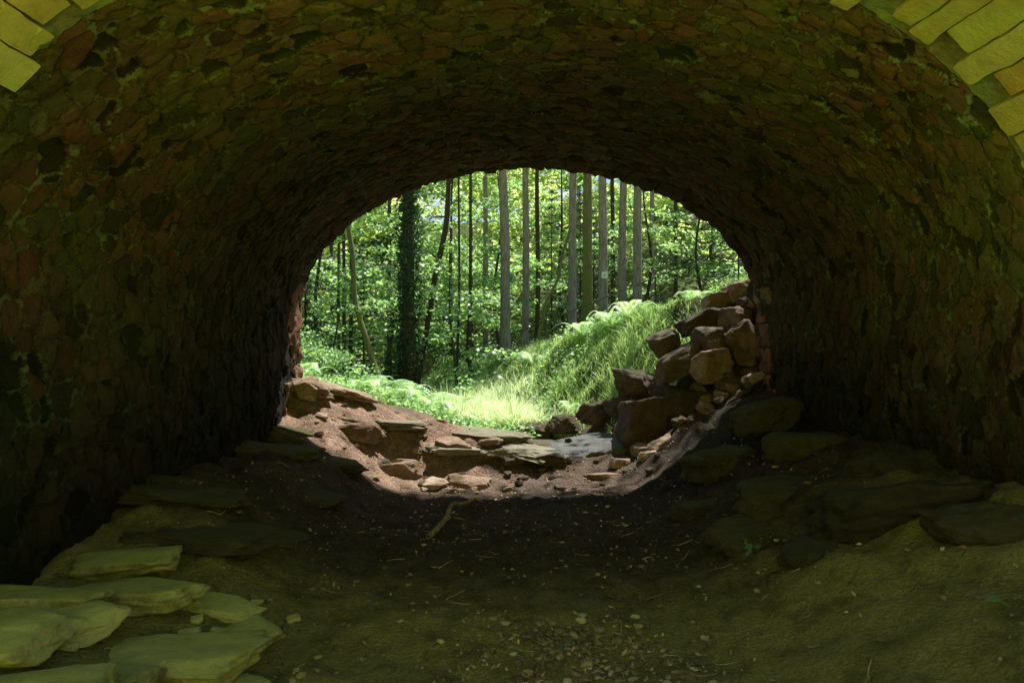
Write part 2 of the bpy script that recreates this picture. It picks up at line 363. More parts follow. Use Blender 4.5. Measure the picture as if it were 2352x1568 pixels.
bpart('spandrel_wall', spandrel(Y0+.06, 'spandrel_wall')); bpart('spandrel_wall', spandrel(Y1-.06, 'spandrel_wall_far'))
def box(name, x0, x1, y0, y1, z0, z1, mat, n=(24, 8, 6)):
    bg, bf = boxgrid(n); h = np.array([(x1-x0)/2, (y1-y0)/2, (z1-z0)/2]); c = np.array([(x0+x1)/2, (y0+y1)/2, (z0+z1)/2])
    v = bg*h; r = .03; lim = h-r; inn = np.clip(v, -lim, lim); d = v-inn; v = inn+d/np.maximum(np.linalg.norm(d, axis=1), 1e-6)[:, None]*r
    return np_mesh(name, v+c, bf, mat, True)
bpart('roadway', box('roadway', CX-11, CX+11, Y0+.3, Y1-.5, 5.3, 5.58, WALL))
bpart('parapet', box('parapet', CX-11, CX+11, Y0+1.0, Y0+1.36, 5.62, 6.3, WALL)); bpart('parapet', box('parapet_far', CX-11, CX+11, Y1-.46, Y1-.1, 5.62, 6.3, WALL))

# ------------------------------------------------------------------ rocks
import bmesh
bm = bmesh.new(); bmesh.ops.create_icosphere(bm, subdivisions=5, radius=1)
ICO = np.array([v.co[:] for v in bm.verts]); IF = np.array([[v.index for v in f.verts] for f in bm.faces]); bm.free()
bm = bmesh.new(); bmesh.ops.create_icosphere(bm, subdivisions=2, radius=1)
ICS = np.array([v.co[:] for v in bm.verts]); IFS = np.array([[v.index for v in f.verts] for f in bm.faces]); bm.free()
def rock_verts(size, seed, dirs=ICO, rough=.06, p=60, npl=11, warp=.05, flake=.04):
    r = np.random.default_rng(seed)
    nrm = []; dd = []
    for ax in range(3):
        for s_ in (-1, 1):
            n = np.zeros(3); n[ax] = s_; n += r.normal(0, .16, 3); nrm.append(n/np.linalg.norm(n)); dd.append(r.uniform(.72, .95))
    for i in range(npl):
        n = r.normal(0, 1, 3); nrm.append(n/np.linalg.norm(n)); dd.append(r.uniform(.82, 1.15))
    nrm = np.array(nrm); dd = np.array(dd)
    o = seed*3.7
    wd = dirs+warp*np.stack([fbm(dirs[:, 0]*2.6+o, dirs[:, 1]*2.6, dirs[:, 2]*2.6, seed+k_, 4) for k_ in (11, 12, 13)], 1)
    q = np.maximum(wd@nrm.T, 1e-4)/dd
    R = 1/((q**p).sum(1))**(1/p)
    v = dirs*R[:, None]
    v = v*(1+rough*(.6-np.abs(fbm(v[:, 0]*1.8+o, v[:, 1]*1.8, v[:, 2]*1.8, seed, 5))))[:, None]
    v[:, 2] += flake*fbm(v[:, 0]*2, v[:, 1]*2, v[:, 2]*8+o, seed+2, 2)
    return v*np.array(size)/2
rk = [0]
def rock(x, y, size, mat=ROCK, dz=None, rot=(0, 0, 0), label="rough red sandstone boulder on the gully bank", name='boulder', group="boulders along the banks", z=None, p=60, warp=.05, rough=.06, npl=11, flake=.04):
    rk[0] += 1
    me = np_mesh(name, rock_verts(size, 100+rk[0], p=p, warp=warp, rough=rough, npl=npl, flake=flake), IF, mat, True)
    zz = (hz(x, y)+(size[2]*.28 if dz is None else dz)) if z is None else z
    return add(name, me, (x, y, zz), tuple(math.radians(a) for a in rot), label=label, category="rock", group=group)
LR = "rough red sandstone boulder stacked against the arch foot"
rock(3.12, 10.8, (.68, .55, .56), label="pale sunlit sandstone block on the boulder pile", rot=(0, -6, 12), z=1.62)
rock(3.68, 10.85, (.52, .5, 1.0), label="pointed sandstone block leaning on the pile", rot=(0, -28, 20), z=1.88)
rock(2.75, 11.15, (.9, .6, .5), mat=ROCKD, label="dark angular block leaning up the pile", rot=(0, -24, 5), z=1.66)
rock(3.3, 11.2, (.8, .6, .5), mat=ROCKD, label="dark angular block leaning up the pile", rot=(0, -16, 25), z=2.05)
rock(3.6, 10.7, (.8, .6, .40), mat=ROCKD, label=LR, z=1.32)
rock(2.2, 11.0, (1.15, .9, 1.0), mat=ROCKD, label="big dark moist block at the foot of the pile", rot=(0, 4, 15), z=.68)
rock(2.88, 10.9, (1.1, .85, .8), label="big flat topped sandstone block with sunlit top", rot=(0, 8, -10), z=.92, mat=ROCKD)
rock(3.5, 10.5, (.9, .6, .5), mat=ROCKD, label=LR, rot=(0, 0, 8), z=.98)
rock(2.9, 10.4, (.7, .5, .42), label=LR, rot=(0, -12, 30), z=.60, mat=ROCKD)
rock(3.12, 10.35, (.38, .3, .14), label="small pale flat stone lying on a boulder", rot=(0, 10, 10), z=.86)
rock(2.25, 10.2, (.5, .42, .42), label="squat sandstone stone with sunlit edge", rot=(0, -18, 20), z=.36)
rock(2.65, 9.95, (.9, .6, .55), mat=ROCKD, label="dark tilted slab at the edge of the sunlight", rot=(10, -38, 15), z=.36)
rock(3.15, 9.8, (1.1, .8, .6), mat=ROCKU, label=LR, z=.55)
rock(3.2, 11.5, (.9, .6, .42), mat=ROCKD, label=LR, rot=(0, -20, 0), z=2.34)
rock(2.6, 11.6, (.6, .5, .45), mat=ROCKD, label=LR, rot=(0, -14, 30), z=1.95)
rock(3.75, 11.2, (.6, .5, .45), label=LR, rot=(0, 0, 40), z=2.36)
rock(3.9, 11.6, (.6, .5, .42), label="reddish stone crowning the boulder pile", rot=(0, -12, 0), z=2.82)
rock(3.45, 11.7, (.45, .4, .32), label=LR, z=2.66)
rock(4.2, 11.2, (.8, .7, .9), mat=ROCKD, label=LR, z=2.6)
R = random.Random(31)
for i in range(38):
    x = R.uniform(2.5, 4.0); y_ = 10.5+R.uniform(-.4, 1.1); s = R.uniform(.14, .4)
    rock(x, y_, (s, s*.75, s*R.uniform(.4, .8)), mat=ROCKD if R.random() < .65 else ROCK, rot=(R.uniform(-30, 30), R.uniform(-30, 15), R.uniform(0, 180)), label="broken sandstone wedged in the boulder pile", dz=s*.12+R.uniform(0, .1), npl=16)
LO = "dark earthy outcrop under the grassy bank"
for x, y_, s, z_ in [(2.25, 12.1, (1.0, .7, .65), 1.2), (1.6, 12.6, (.9, .6, .45), .68), (.5, 13.2, (1.2, .8, .36), .3), (.95, 12.8, (.8, .6, .36), .46), (1.95, 11.8, (.7, .5, .45), .85)]:
    rock(x, y_, s, mat=ROCKD, label=LO, z=z_, rot=(0, 0, R.uniform(0, 90)), p=14, warp=.1)
rock(1.25, 11.3, (1.7, 1.5, .36), mat=ROCKW, z=.20, rot=(4, -6, 10), label="smooth wet grey bedrock hump in the stream bed", name='bedrock', p=12)
rock(.35, 11.9, (1.3, 1.0, .32), mat=ROCKD, z=.15, rot=(0, 4, 20), label="low mossy bedrock in the stream bed", name='bedrock', p=12)
LB = "flat pale grey bedrock ledge in the stream bed"
for x, y_, s, r in [(-.5, 11.5, (1.5, .9, .16), 10), (.3, 10.9, (1.2, .8, .12), -14), (-.9, 10.7, (1.1, .7, .14), 22), (-1.9, 10.7, (1.3, .7, .16), 14), (-.6, 12.2, (1.6, .8, .16), 4)]:
    rock(x, y_, s, mat=ROCKG, dz=-.015, rot=(R.uniform(-3, 3), 5, r), label=LB, name='bedrock', p=12, warp=.16, rough=.12)
GS = "stones on the gully floor"
for x, y, s, r, l in [(.62, 10.5, (.42, .3, .22), 0, "dark angular stone"), (.0, 10.6, (.4, .3, .16), 20, "dark flat stone"), (1.62, 10.25, (.38, .28, .16), -10, "red sandstone"),
                    (1.3, 9.85, (.6, .34, .09), 8, "thin pale flat stone"), (2.0, 10.4, (.4, .35, .2), 30, "brown stone"), (1.95, 9.9, (.3, .25, .12), 0, "brown stone"),
                    (-2.2, 9.9, (.7, .42, .34), 4, "blocky sandstone"), (-1.63, 9.85, (.6, .4, .3), -8, "blocky sandstone"), (-.63, 9.75, (.64, .32, .26), 2, "rectangular sandstone block"),
                    (-1.05, 9.3, (.34, .55, .1), -12, "thin pale flat stone"), (-3.05, 10.1, (.4, .45, .4), 20, "angular red sandstone"), (-.95, 10.7, (.45, .55, .18), 30, "pale weathered slab"), (-.35, 10.9, (.5, .3, .14), -20, "pale weathered slab"),
                    (-1.7, 10.3, (.45, .3, .08), 5, "thin pale flat stone"), (-.1, 12.2, (.6, .5, .16), 15, "pale weathered slab")]:
    rock(x, y, s, rot=(random.uniform(-6, 6), random.uniform(-6, 6), r), label=l+" on the sunlit dirt of the gully", name='stone', group=GS, mat=ROCKD if 'dark' in l else ROCK)
for x, y_, s, r in [(-2.8, 10.9, (1.5, 1.0, .2), 24), (-2.1, 11.5, (1.5, .9, .18), -8), (-3.1, 10.3, (.9, .7, .24), 10), (-2.4, 10.3, (1.1, .6, .16), 12)]:
    rock(x, y_, s, rot=(R.uniform(-3, 3), 15, r), dz=-.03, label="layered reddish bedrock ledge showing through the sloping dirt", name='bedrock', p=12, warp=.16, rough=.12)
R = random.Random(5)
for i in range(100):
    x = R.gauss(-.6, 1.1) if i % 2 else R.uniform(-3.0, 2.2); y_ = R.uniform(9.1, 12.2); s = R.uniform(.03, .2)
    x = max(-3.1, min(2.3, x))
    rock(x, y_, (s, s*R.uniform(.6, .9), s*R.uniform(.3, .6)), rot=(R.uniform(-15, 15), R.uniform(-15, 15), R.uniform(0, 180)), mat=ROCKD if (x > 0 or R.random() < .3) else ROCK, label="small broken sandstone lying on the dirt of the gully", name='stone', group=GS, npl=14)
LD = "low rounded rock half buried along the vault wall"
for x, y_, s, r in [(2.75, 6.6, (1.3, .9, .5), 10), (3.0, 5.4, (1.5, 1.0, .5), -12), (2.6, 8.2, (1.1, .9, .5), 5), (3.3, 7.5, (1.1, .9, .5), -20), (2.1, 6.1, (.9, .7, .3), 20),
                  (3.3, 8.9, (1.1, .9, .6), 0), (2.1, 7.4, (.8, .6, .3), -30), (3.4, 6.2, (.9, .8, .5), 30), (3.3, 4.6, (1.0, .8, .4), 0), (2.4, 5.3, (.8, .6, .28), 30),
                  (-2.9, 8.2, (1.2, .9, .26), 10), (-2.2, 7.4, (1.0, .7, .14), -14), (-3.0, 9.3, (1.0, .8, .3), 0), (-2.3, 8.7, (.9, .6, .16), 12)]:
    rock(x, y_, s, mat=ROCKU, rot=(R.uniform(-4, 4), R.uniform(-12, -4)*(1 if x > 0 else -1), r), dz=-.06, label=LD, p=5, warp=.14)
LS = "flat green-tinted sandstone slab lying on the dirt ledge"
for x, y_, s, dz_, r in [(-1.95, 3.98, (1.0, .62, .18), .05, 8), (-2.45, 4.5, (1.0, .46, .15), .04, -6), (-2.9, 4.15, (.85, .5, .18), .05, 10), (-2.5, 3.98, (.5, .45, .16), .05, -25),
                      (-2.75, 3.68, (.7, .6, .2), .06, 15), (-1.55, 3.6, (.66, .7, .17), .01, 30), (-2.1, 3.55, (.55, .40, .15), .06, 5), (-2.3, 3.2, (.9, .5, .18), .05, 0), (-1.7, 4.4, (.5, .4, .13), .03, 50),
                      (-1.8, 3.15, (.6, .45, .15), .03, 10), (-2.0, 4.68, (.6, .34, .12), .03, -12), (-2.75, 4.9, (.8, .4, .14), .03, 8)]:
    rock(x, y_, s, mat=ROCKM, dz=dz_, rot=(R.uniform(-4, 4), R.uniform(-4, 4)-1, r), label=LS, name='stone_slab', group="flat slabs on the ledge", warp=.04, rough=.10, npl=13, flake=.03, p=80)
for i in range(46):
    x = R.uniform(-2.9, -1.2); y_ = R.uniform(3.3, 5.0); s = R.uniform(.04, .18)
    rock(x, y_, (s, s*.7, s*.4), mat=ROCKM, dz=.012, rot=(R.uniform(-10, 10), R.uniform(-10, 10), R.uniform(0, 180)), label="small broken chip of green-tinted sandstone among the slabs", name='stone', group="stone chips among the slabs")
for x, y_, s, r in [(-2.5, 5.5, (1.5, .8, .16), 4), (-3.0, 6.1, (1.4, .9, .2), 12)]:
    rock(x, y_, s, mat=ROCKU, dz=-.05, rot=(0, 6, r), label="broad dim mossy ledge of bedrock in the dirt", name='bedrock', p=5, warp=.16)
def pebbles(name, n, region, smin, smax, seed, label):
    r = np.random.default_rng(seed); acc = Acc(); protos = [rock_verts((2, 2, 1.1), 900+i, ICS, rough=.12, p=20) for i in range(10)]
    for i in range(n):
        x, y_ = region(r); s = smin+(smax-smin)*r.random()**4.0; a = r.random()*6.28; c, s2 = math.cos(a), math.sin(a)
        v = protos[i % 10]*s*np.array([1, r.uniform(.5, 1), r.uniform(.5, 1)])
        v = np.stack([v[:, 0]*c-v[:, 1]*s2, v[:, 0]*s2+v[:, 1]*c, v[:, 2]], 1)
        acc.add(v+np.array([x, y_, hz(x, y_)+s*.05]), IFS, r.random())
    return add(name, acc.mesh(name, PEB), label=label, category="gravel", kind="stuff")
pebbles('gravel', 650, lambda r: (float(r.normal(.4, .35)), float(r.uniform(3.8, 5.0))), .004, .048, 1, "loose pebbles strewn over the dirt floor")
pebbles('gravel', 1600, lambda r: (float(r.uniform(-2.6, 3.)), float(r.uniform(3.6, 12.5))), .004, .034, 2, "loose pebbles on the gully floor")

# ------------------------------------------------------------------ leaf tools
def leafquads(Pn, L, tilt=.5, r=rng, droop=.2, wid=.32):
    n = len(Pn); az = r.random(n)*2*math.pi
    d = np.stack([np.cos(az), np.sin(az), -droop+r.normal(0, .15, n)], 1)
    nn = np.stack([r.normal(0, tilt, n), r.normal(0, tilt, n), np.ones(n)], 1); nn /= np.linalg.norm(nn, axis=1)[:, None]
    s = np.cross(nn, d); s /= np.linalg.norm(s, axis=1)[:, None]; d = np.cross(s, nn)
    L = (np.broadcast_to(L, n))[:, None]
    v = np.stack([Pn, Pn+d*.42*L+s*wid*L, Pn+d*L, Pn+d*.42*L-s*wid*L], 1).reshape(-1, 3)
    f = np.arange(4*n).reshape(n, 4); return v, f, np.repeat(r.random(n), 4)
def tube(path, rad, sides=10, seed=0, nz=.0):
    path = np.asarray(path, float); n = len(path); rad = np.broadcast_to(rad, n)
    t = np.gradient(path, axis=0); t /= np.linalg.norm(t, axis=1)[:, None]
    ref = np.array([1., 0, 0]) if abs(t[0, 0]) < .8 else np.array([0, 1., 0])
    a = np.cross(t, ref); a /= np.linalg.norm(a, axis=1)[:, None]; b = np.cross(t, a)
    th = np.linspace(0, 2*math.pi, sides, endpoint=False)
    rr = rad[:, None]*(1+nz*fbm(np.cos(th)[None]*1.5, np.sin(th)[None]*1.5, path[:, 2:3]*.8+seed*9, seed, 3)) if nz else np.repeat(rad[:, None], sides, 1)
    v = path[:, None]+(a[:, None]*np.cos(th)[None, :, None]+b[:, None]*np.sin(th)[None, :, None])*rr[..., None]
    f = []
    for i in range(n-1):
        for j in range(sides):
            k = (j+1) % sides; f.append([i*sides+j, i*sides+k, (i+1)*sides+k, (i+1)*sides+j])
    return v.reshape(-1, 3), np.array(f)
def conifer_trunk(r0, h, seed, mat, stubs=4, lean=(0, 0)):
    R = random.Random(seed); acc = Acc(); n = 40; z = np.linspace(-.5, h, n)
    rad = r0*(1-.62*np.clip(z/h, 0, 1))*(1+.45*np.exp(-np.clip(z+.1, 0, 9)*2.2))
    path = np.stack([lean[0]*z+.05*noise3(z*.3, seed, 0, 3), lean[1]*z+.05*noise3(z*.3, seed, 5, 4), z], 1)
    v, f = tube(path, rad, 14, seed, .07); acc.add(v, f, .5)
    for i in range(stubs):
        zz = R.uniform(2.5, h*.75); a = R.uniform(0, 6.28); L = R.uniform(.15, .7)
        p0 = np.array([np.interp(zz, z, path[:, 0]), np.interp(zz, z, path[:, 1]), zz])
        dr = np.array([math.cos(a), math.sin(a), R.uniform(-.3, .3)])
        v, f = tube(np.stack([p0+dr*L*t+np.array([0, 0, -.1*t*t]) for t in (0, .5, 1)]), [.010, .007, .003], 5); acc.add(v, f, .5)
    return acc.mesh('trunk', mat)
def crown_clumps(z0, z1, R0, nclump, per, L, seed, mat, flat=.25, taper=True):
    r = np.random.default_rng(seed); P_ = []
    for i in range(nclump):
        t = r.random(); zz = z0+(z1-z0)*t; rad = R0*((1-t*.85) if taper else math.sqrt(max(1-(2*t-1)**2, .05)))*math.sqrt(r.random())
        a = r.random()*6.28; c = np.array([math.cos(a)*rad, math.sin(a)*rad, zz-.15*rad])
        s = R0*r.uniform(.12, .28)
        P_.append(c+r.normal(0, 1, (per, 3))*np.array([s, s, s*flat]))
    return leafquads(np.concatenate(P_), L*r.uniform(.7, 1.3, nclump*per), .6, r)
pine_crowns = []
for k in range(3):
    v, f, a = crown_clumps(12, 19, 1.8, 30, 26, .22, 300+k, NEEDLE)
    pine_crowns.append(np_mesh('crown', v, f, NEEDLE, False, {'rnd': a}))
GT = "tall straight conifers in the wood"
def pine(x, y, r0, h=18, mat=BARKP, lean=(0, 0), crown=False, label="tall straight grey conifer trunk behind the grassy bank"):
    e = add('conifer_tree', None, (x, y, hz(x, y)), label=label, category="tree", group=GT)
    sd = int(abs(x)*100+y*7); add('trunk', conifer_trunk(r0, h, sd, mat, lean=lean), parent=e)
    if crown: add('crown', pine_crowns[sd % 3], (lean[0]*13, lean[1]*13, 0), (0, 0, sd*1.3), parent=e)
    return e
LDK = "slender dark conifer trunk in the wood"
pine(-.2, 20, .155, lean=(-.012, 0)); pine(.41, 22, .125); pine(.98, 26, .1, mat=BARKD, label=LDK); pine(-.96, 26, .12, lean=(-.006, 0), crown=True)
pine(-1.8, 30, .1, mat=BARKD, label=LDK); pine(1.96, 22, .14); pine(2.8, 25, .2, mat=BARKM, crown=True, label="thick mossy conifer trunk in the wood")
signtree = pine(2.67, 20, .145, lean=(-.008, 0), label="tall grey conifer trunk carrying a small white trail sign")
pine(4.4, 30, .11, mat=BARKD, label=LDK); pine(4.24, 26, .165, crown=True); pine(4.05, 22, .155); pine(7.2, 30, .1, mat=BARKD, label=LDK)
for x, y_, r0 in [(7.6, 37, .14), (-5.9, 33, .12), (4.0, 41, .14), (6.0, 44, .15), (-5.6, 22, .05), (-5.0, 20.2, .055), (-8.2, 31, .1), (-1.15, 19.4, .05), (-1.6, 20.2, .04)]:
    pine(x, y_, r0, mat=BARKD if y_ < 35 else BARKP, label="thin conifer trunk deep in the wood")
zs = 2+(784-632)/1568*19.8
sg = add('trail_sign', None, (2.67-.008*(zs-hz(2.67, 20))+.03, 19.74, zs), label="small white square trail marker nailed to a trunk", category="sign")
def flatpoly(name, pts2, y, mat, th=.004):
    n = len(pts2); b = bmesh.new(); vs = [b.verts.new((p[0], y, p[1])) for p in pts2]; f = b.faces.new(vs)
    r_ = bmesh.ops.extrude_face_region(b, geom=[f]); bmesh.ops.translate(b, verts=[g for g in r_['geom'] if isinstance(g, bmesh.types.BMVert)], vec=(0, th, 0))
    bmesh.ops.recalc_face_normals(b, faces=b.faces[:]); me = bpy.data.meshes.new(name); b.to_mesh(me); b.free(); me.materials.append(mat); return me
add('sign_plate', flatpoly('sign_plate', [(-.085, -.095), (.085, -.095), (.085, .095), (-.085, .095)], 0, WHITE, .1), parent=sg)
add('arrow_mark', flatpoly('arrow_mark', [(-.026, -.03), (-.014, -.036), (.008, .008), (.018, -.004), (.022, .034), (-.014, .026), (-.002, .016)], -.006, BLACK, .003), parent=sg)

# ------------------------------------------------------------------ ivy tree, leaning trunks
e = add('ivy_covered_tree', None, (-2.86, 19, hz(-2.86, 19)), label="dark tree trunk thickly wrapped in ivy", category="tree")
add('trunk', conifer_trunk(.2, 15, 77, BARKD, stubs=4), parent=e)
r = np.random.default_rng(5); n = 8000; zz = r.uniform(0, 12, n); a = r.random(n)*6.28
rad = .20+.12*noise3(np.cos(a)*1.3, np.sin(a)*1.3, zz*1.1, 8)+np.abs(r.normal(0, .08, n))
v, f, at = leafquads(np.stack([np.cos(a)*rad, np.sin(a)*rad, zz], 1), .10, 1.6, r)
add('ivy', np_mesh('ivy', v, f, DARKL, False, {'rnd': at}), parent=e)
def leaning(name, p0, p1, r0, r1, mat, label, bend=.3):
    p0, p1 = np.array(p0), np.array(p1); t = np.linspace(0, 1, 24)[:, None]
    path = (p1-p0)*t+np.array([bend, 0, 0])*np.sin(t*3.14)+.12*np.stack([noise3(t[:, 0]*5, 1, 1, 3), noise3(t[:, 0]*5, 2, 1, 4), t[:, 0]*0], 1)
    v, f = tube(path, np.linspace(r0, r1, 24), 10, 3, .2); acc = Acc(); acc.add(v, f, .5)
    R = random.Random(int(p0[0]*10))
    for i in range(6):
        k = R.randint(8, 22); dr = np.array([R.uniform(-1, 1), R.uniform(-.6, .6), R.uniform(.1, .9)]); L = R.uniform(.4, 1.3)
        v, f = tube(np.stack([path[k]+dr*L*q+np.array([0, 0, -.25*q*q*L]) for q in (0, .4, .7, 1)]), [r1*.6, r1*.4, r1*.25, .006], 6); acc.add(v, f, .5)
    return add(name, acc.mesh(name, mat), tuple(p0), label=label, category="tree")
leaning('leaning_trunk', (-3.1, 16.6, hz(-3.1, 16.6)), (-4.1, 16.8, 6.6), .09, .05, BARKM, "mossy leaning dead trunk among leaves", -.25)
leaning('leaning_trunk', (.6, 19.0, hz(.6, 19.0)), (1.7, 19.4, 5.2), .055, .035, BARKM, "thin pale leaning dead trunk", 0)
leaning('leaning_trunk', (-3.1, 20.5, hz(-3.1, 20.5)), (-1.75, 20.5, 9.5), .10, .06, BARKD, "dark leaning trunk in the wood", .3)

# ------------------------------------------------------------------ broadleaf trees
def beech_meshes(h, Rr, nb, per, L, seed, zlow=.2, flat=.05):
    r = np.random.default_rng(seed); acc = Acc(); PP = []
    n = 14; z = np.linspace(-.3, h, n); path = np.stack([.25*noise3(z*.35, seed, 0, 5), .25*noise3(z*.35, seed, 9, 6), z], 1)
    r0 = .009*h+.015
    v, f = tube(path, r0*(1-.85*np.clip(z/h, 0, 1)), 8, seed, .05); acc.add(v, f, .5)
    for k in range(nb):
        t = zlow+(1-zlow)*(k+r.random())/nb; zz = t*h
        p0 = np.array([np.interp(zz, z, path[:, 0]), np.interp(zz, z, path[:, 1]), zz])
        a = r.random()*6.28; Lb = Rr*(.45+.55*math.sin(min(1, (t-zlow)/(1-zlow)*1.1+.25)*3.1))*r.uniform(.6, 1.15)
        dr = np.array([math.cos(a), math.sin(a), r.uniform(.0, .7)])
        q = np.linspace(0, 1, 7)[:, None]; bp = p0+dr*Lb*q+np.array([0, 0, -.35*Lb])*q**2
        bp[:, :2] += r.normal(0, .06*Lb, (7, 2))*q
        v, f = tube(bp, r0*.16*(1-.85*q[:, 0])+.002, 4); acc.add(v, f, .5)
        m_ = int(per*Lb/Rr)
        tt = r.uniform(.2, 1.08, m_); c = np.stack([np.interp(tt, q[:, 0], bp[:, i]) for i in range(3)], 1)
        side = np.array([-dr[1], dr[0], 0.]); w = .26*Lb*np.sin(np.clip(tt, 0, 1)*2.6+.35)
        c = c+side*(r.normal(0, 1, m_)*w)[:, None]+np.stack([r.normal(0, .07, m_), r.normal(0, .07, m_), r.normal(0, .02*Rr+.03, m_)-.05], 1)
        PP.append(c)
    PP = np.concatenate(PP); v, f, at = leafquads(PP, L*r.uniform(.6, 1.3, len(PP)), .6, r, .35, .36)
    tr = acc.mesh('trunk', BARKD)
    return tr, lambda mat: np_mesh('crown', v, f, mat, False, {'rnd': at})
var = []
for k, (h, Rr, nb, per, L, zl) in enumerate([(5.5, 2.0, 14, 220, .13, .15), (8, 2.6, 15, 260, .15, .15), (4.0, 1.7, 13, 200, .12, .1), (10, 3.0, 16, 270, .18, .15), (15, 5.6, 36, 330, .22, .68)]):
    tr, cf = beech_meshes(h, Rr, nb, per, L, 500+k, zl); var.append((tr, cf(BEECH), cf(DARKL)))
def beech(x, y, k, sc=1., dark=False, rz=0., label="leafy green young broadleaf tree with layered sprays"):
    e = add('broadleaf_tree', None, (x, y, hz(x, y)), (0, 0, rz), (sc,)*3, label=label, category="tree", group="young broadleaf trees in the wood")
    add('trunk', var[k][0], parent=e); add('crown', var[k][2 if dark else 1], parent=e)
R = random.Random(12)
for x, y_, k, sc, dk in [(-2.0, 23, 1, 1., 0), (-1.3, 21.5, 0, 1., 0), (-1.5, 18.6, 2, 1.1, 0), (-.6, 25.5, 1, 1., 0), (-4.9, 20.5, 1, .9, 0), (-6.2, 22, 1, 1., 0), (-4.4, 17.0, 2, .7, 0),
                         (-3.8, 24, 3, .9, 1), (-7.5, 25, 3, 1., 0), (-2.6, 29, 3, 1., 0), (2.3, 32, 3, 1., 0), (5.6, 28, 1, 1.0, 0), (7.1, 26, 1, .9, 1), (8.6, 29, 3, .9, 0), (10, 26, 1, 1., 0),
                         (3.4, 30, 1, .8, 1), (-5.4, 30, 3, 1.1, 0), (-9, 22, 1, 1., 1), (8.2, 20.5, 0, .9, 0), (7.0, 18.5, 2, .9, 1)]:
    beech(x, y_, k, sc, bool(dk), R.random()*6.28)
beech(6.4, 13.0, 4, .95, False, 1., label="unseen tall broadleaf tree added to dapple the far dirt")  # crown placed out of view to cast dappled shade
beech(-8.2, 15.0, 4, .8, False, 2., label="tall broadleaf tree standing on the gully slope")
def bush(x, y, s, mat, seed, label, L=.08, n=1800, name='shrub'):
    r = np.random.default_rng(seed); P_ = []; acc = Acc(); nc = 26
    for i in range(nc):
        d = r.normal(0, 1, 3); d[2] = abs(d[2])*.9; d = d/np.linalg.norm(d)*s*r.uniform(.4, 1.)
        P_.append(d+r.normal(0, 1, (n//nc, 3))*np.array([.22, .22, .07])*s)
        v, f = tube(np.stack([d*q for q in (0, .5, 1)]), [.010, .006, .002], 4); acc.add(v, f, .5)
    v, f, at = leafquads(np.concatenate(P_), L*r.uniform(.6, 1.3, (n//nc)*nc), .7, r)
    e = add(name, None, (x, y, hz(x, y)), label=label, category="bush", group="bushes on the gully slopes")
    add('stems', acc.mesh('stems', BARKD), parent=e); add('foliage', np_mesh('foliage', v, f, mat, False, {'rnd': at}), parent=e)
for i, (x, y_, s, mt) in enumerate([(-3.9, 15.5, .8, BEECH), (-3.5, 16.6, .7, BEECH), (-4.9, 15.4, .9, BEECH), (-2.8, 20.5, .9, DARKL), (-5.8, 17.5, 1.1, BEECH), (-1.7, 22.5, .8, BEECH), (6.4, 16.5, 1.1, BEECH), (6.2, 14.6, .9, DARKL), (8, 19, 1.2, BEECH), (.9, 24, .8, DARKL), (-6.6, 19.5, 1.2, BEECH), (-4.2, 19, .9, DARKL), (-.4, 23.5, 1.0, DARKL), (2.3, 23.5, 1.0, DARKL), (3.6, 24, 1., DARKL)]):
    bush(x, y_, s, mt, 700+i, "leafy green bush on the slope")
def spruce_mesh(h, Rr, seed):
    r = np.random.default_rng(seed); PP = []; acc = Acc()
    v, f = tube(np.array([[0, 0, -.2], [0, 0, h*.5], [0, 0, h]]), [.05, .03, .006], 8); acc.add(v, f, .5)
    for t in np.arange(.08, .98, .045):
        for j in range(8):
            a = r.random()*6.28; L = Rr*(1-t)*r.uniform(.75, 1.1)+.08; zz = t*h
            q = np.linspace(0, 1, 5)[:, None]; bp = np.array([0, 0, zz])+np.array([math.cos(a), math.sin(a), -.18])*L*q+np.array([0, 0, .12*L])*q**2
            v, f = tube(bp, .006*(1-.8*q[:, 0]), 4); acc.add(v, f, .5)
            n = int(34*L)+6; tt = r.uniform(.1, 1, n); c = np.stack([np.interp(tt, q[:, 0], bp[:, i]) for i in range(3)], 1)
            side = np.array([-math.sin(a), math.cos(a), 0]); c = c+side*(r.normal(0, .13, n)*L*(1.2-tt))[:, None]+np.array([0, 0, -.03])
            PP.append(c)
    PP = np.concatenate(PP); v, f, at = leafquads(PP, .12*r.uniform(.6, 1.3, len(PP)), .5, r, .35, .16)
    return acc.mesh('trunk', BARKD), np_mesh('crown', v, f, NEEDLE, False, {'rnd': at})
sp = [spruce_mesh(4.2, 1.3, 1), spruce_mesh(8.5, 2.0, 2)]
for x, y_, k, s in [(-4.0, 18.4, 0, .8), (-6.2, 20.5, 0, 1.1), (1.6, 27.5, 1, .85), (3.3, 33, 1, 1.), (-3.7, 22.5, 0, .9), (3.3, 27.5, 1, .7)]:
    e = add('young_spruce', None, (x, y_, hz(x, y_)), (0, 0, x), (s,)*3, label="dark young spruce with drooping needle branches", category="tree", group="young spruces in the wood")
    add('trunk', sp[k][0], parent=e); add('crown', sp[k][1], parent=e)
